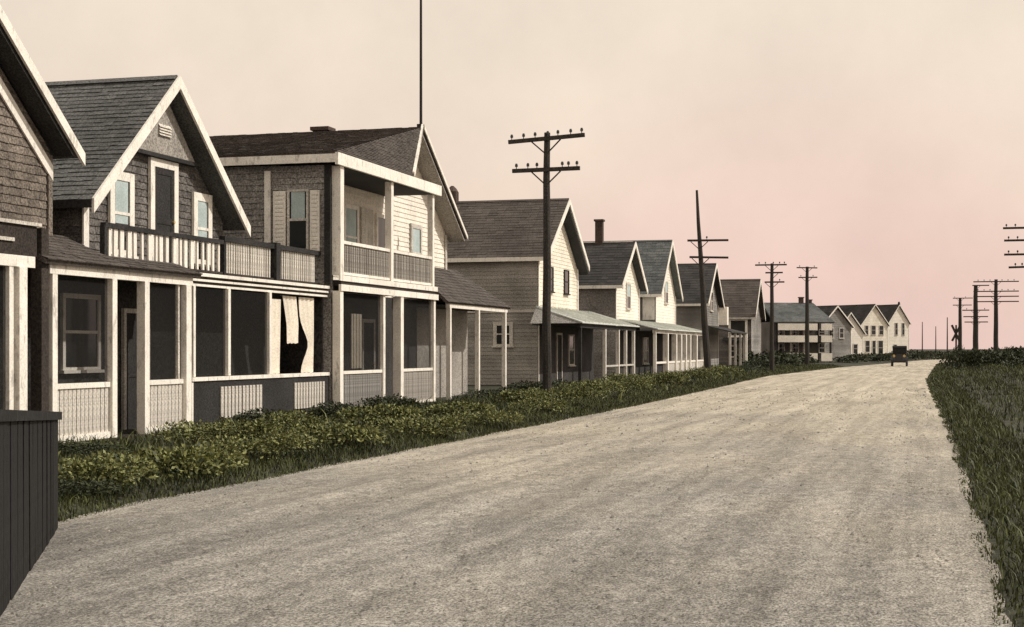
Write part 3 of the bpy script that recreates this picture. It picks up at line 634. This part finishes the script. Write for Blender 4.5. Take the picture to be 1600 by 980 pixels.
h3.part('upper_floor', MB().box(-13.56,-12.76,27.35,30.2,2.86,2.97), 'darkbr')
for y, w in ((24.1,.08),(25.45,.10),(27.25,.10)): post(h3,WX,y,1.1,2.72,w)
post(h3,WX+.06,23.93,.1,1.0,.06)
h3.part('sill', MB().box(WX-.06,WX+.07,23.95,30.2,1.02,1.09), 'trim')
for y0, y1 in ((24.15,25.4),(25.5,27.2)): h3.part('porch_screen', MB().box(WX-.02,WX-.012,y0,y1,1.09,2.72), 'screen')
for y0, y1, z0 in ((25.05,26.85,.32),(28.35,29.95,.36)): board_panel(h3,WX+.055,y0,y1,z0,.90,'trimg',.15,name='lattice_slat',gap=.024)
def curtain(y0, y1, z0, z1, tie, side, skew):
    mb = MB(); n = 10; rows = 12
    P = []
    for r in range(rows+1):
        f = r/rows; z = z1+(z0-z1)*f
        pinch = 1-.55*math.exp(-((f-tie)/.22)**2)
        for k in range(n+1):
            w = (y1-y0)*pinch; ya = y0 if side < 0 else y1-w
            P.append((-12.79+.028*math.sin(k*2.1+r*.1), ya+w*k/n+skew*min(f,.6), z+.02*math.sin(k*2.1)*(r==rows)))
    F = [(r*(n+1)+k, r*(n+1)+k+1, (r+1)*(n+1)+k+1, (r+1)*(n+1)+k) for r in range(rows) for k in range(n)]
    mb.add(P, F); m2 = [(x-.006,y,z) for x,y,z in P]; mb.add(m2, [f[::-1] for f in F])
    h3.part('curtain', mb, 'curtain', smooth=True)
curtain(27.36,27.98,1.10,2.60,3.,-1,0); curtain(28.12,28.74,1.72,2.68,3.,-1,.26); curtain(28.92,29.66,1.10,2.68,.62,1,.05)
# deck rail above the wing
h3.part('handrail', MB().box(-12.96,-12.84,25.64,30.2,3.62,3.72), 'dark')
h3.part('bottom_rail', MB().box(-12.94,-12.86,25.64,30.2,2.99,3.03), 'darkbr')
balusters(h3,(-12.9,25.75),(-12.9,27.75),3.03,3.63,19,.062,'trimg',.006,t=.03)
balusters(h3,(-12.9,28.15),(-12.9,30.0),3.03,3.63,17,.062,'trimg',.006,t=.03)
post(h3,-12.9,27.95,2.97,3.75,.2,'dark','newel_post'); post(h3,-12.9,25.69,2.97,3.7,.09,'dark','newel_post')
# lean-to porch on the far side
roof_plane(h3,(-12.66,38.5,2.88),(-12.66,44.75,2.88),(-13.88,38.5,3.95),(-13.88,43.0,3.95),'roofb',.07,.15)
roof_plane(h3,(-12.66,44.75,2.88),(-15.5,44.75,2.88),(-13.88,43.0,3.95),(-15.5,43.0,3.95),'roofb',.07,.15)
h3.part('beam', MB().box(-12.84,-12.72,38.85,44.6,2.72,2.84), 'trim')
for y in (38.95,41.62,44.42): post(h3,-12.78,y,.15,2.72,.12)
h3.part('porch_ceiling', MB().box(-13.85,-12.85,38.6,44.6,2.76,2.80), 'dark')
h3.part('porch_wall', MB().box(-14.1,-14.02,42.05,44.6,.05,2.85), 'taupe')
h3.part('porch_wall', MB().box(-13.849,-13.82,39.3,42.0,.05,2.75), 'taupe', label='pale grey wall panel behind the lean-to posts')
h3.part('porch_floor', MB().box(-13.85,-12.7,38.6,44.6,.04,.15), 'darkbr')
fp = Thing('flagpole', 'tall thin dark flagpole rising from the ridge of the double-decker porch house', 'flagpole', (-13.43, 38.5, 7.6))
fp.part('pole', MB().tube((-13.43,38.5,7.55),(-13.43,38.5,15.5),.042,.026,8), 'dark'); fp.part('pole_base', MB().box(-13.52,-13.36,38.42,38.58,7.5,7.70), 'dark')

# ------------------------------------------------------------------ HOUSE 4: cream front
h4 = gable_house('cream-fronted gabled house with grey side wall, behind the tall near telegraph pole', -14.9, 59.9, 3.35, 5.25, 7.62, 12, 'cream','taupe','roofb', over=.45, h=.15)
window(h4,'F',-14.88,58.0,58.8,3.9,4.9,.05,'dark',pane_reflection=0); window(h4,'F',-14.88,60.7,61.5,3.9,4.9,.05,'dark',pane_reflection=0)
h4.part('belt_board', MB().box(-26,-14.9,56.5,56.53,3.02,3.14), 'trimg')
window(h4,'S',56.53,-16.7,-15.9,1.7,2.65,.14,'trimg',pane_reflection=0)
h4.part('soffit', MB().prism([(-14.87,59.9,7.60),(-14.87,63.5,5.05),(-14.87,63.5,4.80),(-14.87,59.9,7.33)],(.42,0,0)), 'dark')
c4 = chimney(h4,-19.5,59.9,7.4,8.2,.42,cap=False); h4.part('chimney_pot', MB().tube((-19.5,59.9,8.2),(-19.5,59.9,8.32),.25,.18,10).tube((-19.5,59.9,8.32),(-19.5,59.9,8.44),.18,.06,10), 'brick', parent=c4)
def tin_roof(th, x0, z0, x1, z1, y0, y1, hip=0.):
    b = th.part('porch_roof', MB().prism([(x0,y0,z0),(x0,y1,z0),(x1,y1-hip,z1),(x1,y0+hip,z1)],(0,0,-.05)), 'tin')
    n = int((y1-y0)/.6); m = MB()
    for k in range(1, n):
        y = y0+(y1-y0)*k/n; m.beam((x0,y,z0+.012),(x1,min(max(y,y0+hip),y1-hip),z1+.012),.03,.03)
    th.part('standing_seams', m, 'tin', parent=b, kind='stuff')
tin_roof(h4,-12.8,2.62,-14.86,3.25,55.2,66.6,.9)
h4.part('porch_end', MB().prism([(-12.85,55.25,2.57),(-14.86,55.25,2.57),(-14.86,56.1,3.2)],(0,.03,0)), 'grey')
h4.part('beam', MB().box(-13.05,-12.93,55.4,66.4,2.40,2.565), 'dark')
h4.part('porch_wall', MB().box(-14.874,-14.84,56.6,63.2,.1,2.6), 'inner'); h4.part('porch_wall', MB().box(-14.95,-14.88,63.3,66.4,.1,2.6), 'inner')
h4.part('porch_ceiling', MB().box(-14.83,-13.06,55.4,66.4,2.5,2.54), 'dark'); h4.part('porch_floor', MB().box(-14.84,-12.9,55.4,66.4,.05,.2), 'darkbr')
for y in (55.6,60.0,62.7,64.3,66.1): post(h4,-12.99,y,.15,2.4,.13 if y > 56 else .12, 'trim' if y > 56 else 'dark')
h4.part('porch_rail', MB().box(-13.02,-12.95,60.1,66.0,.85,.92), 'trimg'); 
door(h4,'F',-14.84,59.2,60.1,.2,2.25,.09,'trimg'); window(h4,'F',-14.84,61.3,62.3,.9,2.2,.08,'trimg',pane_reflection=0)

# ------------------------------------------------------------------ HOUSES 5, 6: white fronts, tin porch with columns
h5 = gable_house('white-fronted house with dark brown roof and a tall chimney, beyond the cream-fronted house', -14.9, 74.3, 3.0, 4.75, 6.85, 12, 'white','grey','roofd', over=.4, exp=.25, sw=.4)
c5 = chimney(h5,-16.35,74.3,6.8,8.05,.36)
h5.part('ridge_trim', MB().box(-27,-14.6,74.24,74.2402,6.86,7.02), 'trim')
window(h5,'F',-14.88,73.8,74.8,3.6,4.9,.09,'trimg',pane_reflection=.5)
h6 = gable_house('white-fronted house with slate-teal roof above the white columned porch', -14.9, 85.4, 3.3, 4.75, 7.7, 12, 'white','grey','rooft', over=.4, exp=.25, sw=.4)
h6.part('side_board', MB().box(-15.6,-14.93,82.04,82.09,3.2,4.7), 'trim')
window(h6,'F',-14.88,84.9,85.9,4.2,5.5,.09,'trimg',pane_reflection=.5)
tin_roof(h6,-12.85,2.58,-14.86,3.05,71.5,88.2,.5)
h6.part('beam', MB().box(-13.15,-13.0,71.7,88.0,2.36,2.53), 'trimg')
h6.part('porch_wall', MB().box(-14.874,-14.84,71.7,88.0,.1,2.5), 'inner'); h6.part('porch_floor', MB().box(-14.84,-12.95,71.7,88,.05,.2), 'darkbr')
h6.part('porch_ceiling', MB().box(-14.83,-13.16,71.7,88.0,2.45,2.49), 'dark')
for y in (71.9,75.0,77.6,79.2,80.8,82.3,84.6,87.7): post(h6,-13.07,y,.2,2.36,.26 if y > 72 else .14,'trim','porch_column')
h6.part('handrail', MB().box(-13.12,-13.02,71.98,87.6,.86,.96), 'trim')
h6.part('panel', MB().box(-13.09,-13.05,75.1,87.6,.22,.86), 'trimg')
window(h6,'F',-14.84,78,79.5,.8,2.2,.1,'trimg',pane_reflection=0); door(h6,'F',-14.84,81,82,.2,2.3,.1,'trimg')

# ------------------------------------------------------------------ HOUSE 7, 8
h7 = gable_house('dark-sided house with dark brown roof behind the leaning telegraph pole', -14.9, 103.5, 3.6, 4.7, 7.35, 12, 'grey','grey','roofd', over=.4, exp=.3, sw=.5, shingle=False)
window(h7,'F',-14.88,103,104.2,4.2,5.6,.1,'trimg',pane_reflection=0); window(h7,'S',99.9,-17,-16,1.3,2.7,.1,'trimg',pane_reflection=0)
h7.part('porch_column', MB().box(-13.3,-13.0,108.45,108.75,.1,2.7), 'trim'); h7.part('bay', MB().prism([(-14.86,107.3,3.3),(-14.3,107.5,3.3),(-14.3,108.3,3.3),(-14.86,108.5,3.3)],(0,0,1.3)), 'white'); h7.part('porch_roof', MB().prism([(-13,100,2.75),(-13,108.6,2.75),(-14.84,108.6,3.2),(-14.84,100,3.2)],(0,0,-.08)), 'roofd')
for y in (100.3,103,105.8,108.3): post(h7,-13.15,y,.1,2.67,.14,'trimg')
h8 = gable_house('side-on brown-roofed house with a big dark upstairs opening in white frame', -14.7, 129.0, 3.4, 4.35, 7.4, 11, 'grey','greyd','roofb', over=.4, exp=.3, sw=.5, fascia='trimg')
window(h8,'S',125.6,-16.6,-15.0,2.6,4.15,.2,'trim',pane_reflection=0,mull=False,pane='dark')
h8.part('awning', MB().prism([(-17,125.55,2.55),(-14.8,125.55,2.55),(-14.8,124.7,2.3),(-17,124.7,2.3)],(0,0,-.06)), 'dark')
window(h8,'S',125.6,-16.5,-15.9,.9,1.9,.12,'trimg',pane_reflection=0)

# ------------------------------------------------------------------ far houses round the bend
h9 = Thing('house', 'far double-decker porch house with three white horizontal bands and dark roof', 'house', (-13.0, 153.5, 0), 0, G1)
h9.part('wall', MB().box(-16.0,-10.2,154,161,.0,4.3), 'greyd')
roof_plane(h9,(-16.3,152.2,4.3),(-9.9,152.2,4.3),(-15.9,157,6.35),(-10.3,157,6.35),'rooft',.15,.3,.5)
roof_plane(h9,(-9.9,161.5,4.3),(-16.3,161.5,4.3),(-10.3,157.01,6.35),(-15.9,157.01,6.35),'rooft',.15,.3,.5)
for z0, z1 in ((3.45,4.12),(2.25,2.92),(.35,1.15)):
    h9.part('railing', MB().box(-15.9,-11.75,152.10,152.18,z0,z1), 'white'); h9.part('railing', MB().box(-11.35,-10.2,152.10,152.18,z0,z1), 'white')
h9.part('upper_floor', MB().box(-15.95,-10.15,152.46,153.99,2.22,2.34), 'dark'); h9.part('porch_floor', MB().box(-15.95,-10.15,152.46,153.99,.0,.2), 'dark')
for x in (-15.9,-14.4,-13.0,-11.55,-10.2): post(h9,x,152.55,.2,4.2,.16,'dark' if x in (-15.9,-11.55,-10.2) else 'taupe')
for x in (-15.2,-13.7,-12.6,-10.9): window(h9,'S',153.99,x,x+.7,1.2,2.15,.08,'trimg',pane_reflection=0); window(h9,'S',153.99,x,x+.7,2.96,3.6,.08,'trimg',pane_reflection=0)
ch = chimney(h9,-11.6,157,6.2,6.85,.4); chimney(h9,-10.6,157,6.2,6.6,.26)
h9.o.rotation_euler = (0, 0, R(26))   # turned with the bend of the road
def far_house(label, loc, rot, w, d, ze, zr, wf, ws, rm, wins, lz=.0):
    th = gable_house(label, 0, 0, w/2, ze, zr, d, wf, ws, rm, over=.3, exp=.4, sw=.7, h=.25, z0=lz, loc=loc, rot=R(rot), rk=.15)
    for (a, b, z0, z1) in wins: window(th,'F',.02,a,b,z0,z1,.09,'trimg',pane_reflection=0,mull=True)
    return th
far_house('far grey-fronted house with dark roof, right of the three-banded house', (-11.7,189,0), -42, 5.2, 10, 4.4, 6.8, 'grey','grey','roofd', [(-1.2,-.4,2.9,4.2),(.5,1.3,2.9,4.2)])
far_house('far house with a small white gable and dark roof, left of the cream gable', (-11.7,220,0), -45, 5.2, 11, 3.9, 6.7, 'white','grey','roofd', [(-1.6,-.7,.9,2.3),(.6,1.5,.9,2.3)])
far_house('far cream gabled house with three upstairs windows above tall dark doors', (-9.65,257,0), -46, 5.9, 13, 5.6, 8.9, 'cream','greyd','roofd', [(-2.1,-1.3,3.9,5.5),(-.7,.3,3.9,5.5),(1.0,2.0,3.9,5.5),(-2.0,-1.0,1.0,3.0),(-.5,.3,.5,3.0),(.8,1.9,.5,3.0)])
hz = far_house('farthest white gabled house with two tall dark windows, last before the open sky', (-6.1,273.6,0), -46, 4.9, 13, 6.2, 9.3, 'white','greyd','roofd', [(-.9,-.2,4.0,6.2),(.7,1.4,4.0,6.2),(-1.2,-.4,1.0,2.4)])
hz.part('finial', MB().tube((.1,0,9.3),(.1,0,9.9),.25,.15,8), 'dark')

# ------------------------------------------------------------------ telegraph poles
def pole(label, x, y, h, arms, lean=(0,0), r=.13, taper=.35, group='telegraph poles along the left verge', ins=True, braces=True, light=None):
    """arms: (height, left length, right length, tilt, insulator positions)"""
    z0 = float(gz(x, y)); th = Thing('telegraph_pole', label, 'telegraph pole', (x, y, z0), 0, group)
    ax = lambda z: x+lean[0]*z/h; ay = lambda z: y+lean[1]*z/h
    mb = MB(); k = 6
    for i in range(k):
        za, zb = -.3+(h+.3)*i/k, -.3+(h+.3)*(i+1)/k
        mb.tube((ax(za)+.012*math.sin(i*2.3),ay(za),z0+za),(ax(zb)+.012*math.sin((i+1)*2.3),ay(zb),z0+zb), r*(1-taper*(i/k)**1.5), r*(1-taper*((i+1)/k)**1.5), 10, i in (0,k-1))
    th.part('pole', mb, 'pole', smooth=False)
    for (z, a, b, tilt, pins) in arms:
        cx, cy = ax(z), ay(z)-r*.8; p0 = (cx-a,cy,z0+z-tilt*a); p1 = (cx+b,cy,z0+z+tilt*b)
        arm = th.part('crossarm', MB().beam(p0,p1,.085,.095 if y > 60 else .105), 'pole')
        if ins:
            for f in pins:
                px = cx+f; pz = z0+z+tilt*f+.055
                th.part('insulator', MB().tube((px,cy,pz),(px,cy,pz+.07),.014,.014,6).tube((px,cy,pz+.05),(px,cy,pz+.10),.038,.042,8).tube((px,cy,pz+.10),(px,cy,pz+.14),.042,.025,8), 'insul', parent=arm)
        if braces:
            for f in (-.4, .4):
                if -a < f < b: th.part('brace', MB().beam((cx+f,cy+.02,z0+z+tilt*f-.05),(cx,cy+.03,z0+z-.42),.02,.035), 'pole', parent=arm)
    return th
PIN = (-.95,-.62,-.3,.05,.33,.68,.98)
pole('tall dark telegraph pole with two crossarms before the cream-fronted house, nearest of the poles', -10.0, 38.9, 7.25,
     [(7.08,1.04,1.06,.055,PIN),(6.25,.93,.93,.01,(-.82,-.5,-.25,.45,.62,.85))], r=.125)
pole('leaning telegraph pole tapering to a bare tip above two short crossarms', -10.1, 69.4, 8.85,
     [(6.5,.55,1.35,-.01,(.35,)),(5.72,.5,1.30,-.03,())], lean=(-.55,0), r=.17, taper=.68)
pole('telegraph pole with three short crossarms before the far brown-roofed house', -10.0, 96.7, 6.95,
     [(6.85,1.05,.95,0,(-.8,-.4,.1,.5,.8)),(6.35,.4,.7,0,()),(5.75,.45,.8,0,(.5,))], r=.15)
pole('telegraph pole with two crossarms standing before the three-banded porch house', -10.2, 126.7, 8.3,
     [(8.2,.85,.85,-.03,(-.6,.6)),(7.4,.7,.85,0,(-.5,.5))], r=.19)
GR = 'telegraph poles along the right side'
pole('four-armed telegraph pole at the right edge of the picture, only arms in view', 4.55, 74, 7.5, [(6.98,1.45,1.5,0,(-1.3,-.9,.9,1.3)),(6.4,1.4,1.4,0,(-1.2,-.8)),(5.74,1.4,1.5,0,(-1.2,-.8)),(5.16,1.2,1.3,0.02,(-.9,-.6))], r=.13, group=GR)
pole('long-armed telegraph pole on the right bank, second from the right edge', 5.2, 138, 7.4, [(7.2,1.9,1.9,0,(-1.5,-1,-.5,.5,1,1.5)),(6.35,1.9,1.9,0,(-1.5,-1,-.5,.5,1,1.5)),(5.9,1.9,1.9,0,()),(5.45,1.7,1.9,.0,())], r=.22, group=GR)
pole('stout telegraph pole with short low arms left of the long-armed one on the right', 3.7, 146, 7.3, [(7.25,.3,1.2,0,()),(4.95,1.2,1.2,0,(-.8,.8)),(4.35,1.1,1.1,0,()),(3.85,1.0,1.1,0,())], r=.27, group=GR)
pole('two-armed telegraph pole beside the crossed-board sign', 2.85, 180, 7.4, [(7.35,.8,1.4,0,(-.6,.6)),(6.55,.8,1.3,0,())], r=.24, group=GR)
for i, (u, t, top, lb) in enumerate(((1441, 290, 503, 'thin bare mast at the far road end, leftmost of the four small ones'), (1462, 300, 510, 'short thin bare mast at the far road end, second from the left'), (1480, 240, 496, 'thin bare mast just left of the crossed-board sign'))):
    a = (u-800)/2340; X = (-.2714+.9625*a)*t; Y = (.9625+.2714*a)*t; H = (545-top)/2340*t+1.6
    single('mast', MB().tube((X,Y,0),(X,Y,H),.13,.07,7), 'pole', lb, 'mast', 'small bare masts at the far end', (X,Y,0))
cs = Thing('crossing_sign', 'small dark crossed-board sign on a post by the far right roadside', 'sign', (1.5, 112, 0))
cs.part('sign_post', MB().box(1.44,1.56,111.95,112.05,0,3.3), 'pole')
cs.part('sign_board', MB().beam((1.2,111.9,3.3),(1.75,111.9,2.1),.05,.16), 'darkbr'); cs.part('sign_board', MB().beam((1.78,111.84,3.25),(1.22,111.84,2.15),.05,.16), 'pole')

# ------------------------------------------------------------------ motor car on the road
cx, cy = -3.0, 138.; zc = .03
car = Thing('motor_car', 'small black open-fronted motor car with canvas top driving on the far road', 'car', (cx, cy, zc)); car.o.scale = (.88, 1, .98)
def cb(x0,x1,y0,y1,z0,z1): return MB().box(cx+x0,cx+x1,cy+y0,cy+y1,zc+z0,zc+z1)
car.part('body', MB().prism([(cx-.62,cy-.2,zc+.5),(cx-.62,cy+1.9,zc+.5),(cx-.62,cy+1.9,zc+1.15),(cx-.62,cy+.95,zc+1.12),(cx-.62,cy+.2,zc+1.05)],(1.24,0,0)), 'carp')
car.part('bonnet', MB().prism([(cx-.36,cy-1.1,zc+.55),(cx+.36,cy-1.1,zc+.55),(cx+.36,cy-1.1,zc+1.0),(cx+.2,cy-1.1,zc+1.1),(cx-.2,cy-1.1,zc+1.1),(cx-.36,cy-1.1,zc+1.0)],(0,1.0,0)), 'carp')
car.part('radiator', cb(-.33,.33,-1.16,-1.1,.55,1.08), 'carp')
car.part('windscreen', cb(-.58,.58,.12,.15,1.05,1.72), 'canvas')
car.part('canvas_top', MB().prism([(cx-.7,cy+.0,zc+1.72),(cx-.7,cy+.1,zc+1.85),(cx-.7,cy+1.6,zc+1.88),(cx-.7,cy+2.0,zc+1.6),(cx-.7,cy+2.0,zc+1.2),(cx-.7,cy+1.94,zc+1.2),(cx-.7,cy+1.9,zc+1.55)],(1.4,0,0)), 'canvas')
for s in (-1, 1):
    car.part('top_support', MB().tube((cx+s*.6,cy+.15,zc+1.1),(cx+s*.62,cy+.08,zc+1.75),.025,.025,6), 'carp')
    car.part('headlight', MB().tube((cx+s*.5,cy-1.2,zc+.95),(cx+s*.5,cy-1.0,zc+.95),.13,.08,10), 'brass')
    for yy in (-.95, 1.45):
        car.part('mudguard', MB().prism([(cx+s*.72-.13,cy+yy-.5,zc+.6),(cx+s*.72-.13,cy+yy-.3,zc+.84),(cx+s*.72-.13,cy+yy+.3,zc+.84),(cx+s*.72-.13,cy+yy+.55,zc+.5),(cx+s*.72-.13,cy+yy+.28,zc+.79),(cx+s*.72-.13,cy+yy-.28,zc+.79)],(.26,0,0)), 'carp')
        wl = MB(); n = 16
        for k in range(n):
            a, b = 2*math.pi*k/n, 2*math.pi*(k+1)/n
            wl.tube((cx+s*.72,cy+yy+.36*math.cos(a),zc+.38+.36*math.sin(a)),(cx+s*.72,cy+yy+.36*math.cos(b),zc+.38+.36*math.sin(b)),  .085,.085,6)
        w = car.part('wheel', wl, 'tyre'); sp = MB()
        for k in range(10): sp.tube((cx+s*.72,cy+yy,zc+.38),(cx+s*.72,cy+yy+.34*math.cos(k*.628),zc+.38+.34*math.sin(k*.628)),.014,.014,5)
        sp.tube((cx+s*.66,cy+yy,zc+.38),(cx+s*.78,cy+yy,zc+.38),.07,.07,8); car.part('spokes', sp, 'darkbr', parent=w)
car.part('axle', cb(-.7,.7,-.98,-.92,.36,.46), 'carp'); car.part('running_board', cb(-.82,.82,-.45,1.0,.34,.42), 'carp'); car.part('bumper', cb(-.6,.6,-1.25,-1.17,.45,.6), 'carp')
for s in (-1, 1): car.part('side_curtain', cb(s*.66-.02,s*.66+.02,.12,1.9,1.02,1.75), 'canvas'); car.part('steering_wheel', MB().tube((cx+.25,cy+.35,zc+1.2),(cx+.25,cy+.4,zc+1.22),.18,.18,12), 'carp')

# ------------------------------------------------------------------ bushes far along the road and on the right bank
BM = [leaf_mass('bush', 1600, 2.6, 2.6, 1.5, .28, 'leafd', 60+i, 9) for i in range(3)]
def bush(x, y, s, sz, label, group, i):
    o = bpy.data.objects.new('bush', BM[i % 3]); COL.objects.link(o); o.location = (x, y, float(gz(x, y))-.05); o.scale = (s, s, sz); o.rotation_euler = (0,0,random.random()*6)
    o['label'] = label; o['category'] = 'bush'; o['group'] = group
GF = 'dark bushes along the far left of the road'
for i, (x, y, s, sz, lb) in enumerate((( -12.6,118,.9,.75,'dark bush below the side-on brown-roofed house'),(-12.3,133,1.0,.7,'dark bush at the near corner of the three-banded house'),(-11.6,146,.7,.4,'low dark bush in front of the three-banded house'),(-8.4,158,.9,.55,'dark bush right of the three-banded house'),
    (-6.8,168,.9,.55,'dark bush before the narrow pale gable'),(-5.9,182,1.0,.6,'dark bush before the small white gable'),(-5.0,196,1.0,.65,'dark bush before the cream gable'),(-3.2,208,1.1,.8,'big dark bush just left of the motor car'),(-.8,222,1.1,.8,'dark bush right behind the motor car'),(2.2,240,1.2,.8,'dark bush at the far road bend under the leftmost mast'),(5.2,258,1.3,.8,'dark bush at the far road bend, farthest of the row'))):
    bush(x, y, s, sz, lb, GF, i)
GB = 'dark bushes on the right bank'
for i, (x, y, s, sz, lb) in enumerate(((1.9,104,.45,.9,'round dark bush at the tip of the right bank beside the road bend'),(3.2,118,.8,.75,'dark bush at the foot of the crossed-board sign'),(5.4,122,.9,.8,'dark bush at the foot of the stout pole on the right'),(7.6,116,.9,.75,'dark bush below the long-armed pole'),(9.8,112,1.0,.75,'dark bush at the right edge of the picture'),(7.0,150,1.2,.95,'dark bush behind the long-armed pole'))):
    bush(x, y, s, sz, lb, GB, i)

# ------------------------------------------------------------------ dark board wall at the left corner
sw = Thing('board_wall', 'low near-black wooden board wall with a flat top at the road edge, bottom left', 'wall', (-7.42, 11.6, 0), math.atan2(-.879, .476), local=True)
topz = lambda x: 1.02+.045*x
sw.part('core', MB().prism([(-.05,-.58,-.15),(5,-.58,-.15),(5,-.58,topz(5)-.06),(-.05,-.58,topz(0)-.06)],(0,.55,0)), 'char')
x = -.06; BM_ = MB().box(0,1,-.012,.012,0,1).mesh('board','char')
while x < 4.9:
    w = random.uniform(.17,.23)
    for yy in (-.015, -.59): sw.inst('board', BM_, (x, yy+random.uniform(-.004,.004), -.15), (random.uniform(-.004,.004),0,0), (w-.005,1,topz(x)+.105))
    x += w
y = -.58
while y < -.03:
    w = min(random.uniform(.16,.2), -.02-y); sw.inst('board', BM_, (-.072, y, -.15), (0,0,R(90)), (w-.005,1,topz(0)+.11)); y += w
sw.part('cap', MB().prism([(-.11,-.62,topz(0)-.05),(5,-.62,topz(5)-.05),(5,-.62,topz(5)+.02),(-.11,-.62,topz(0)+.02)],(0,.645,0)), 'char')
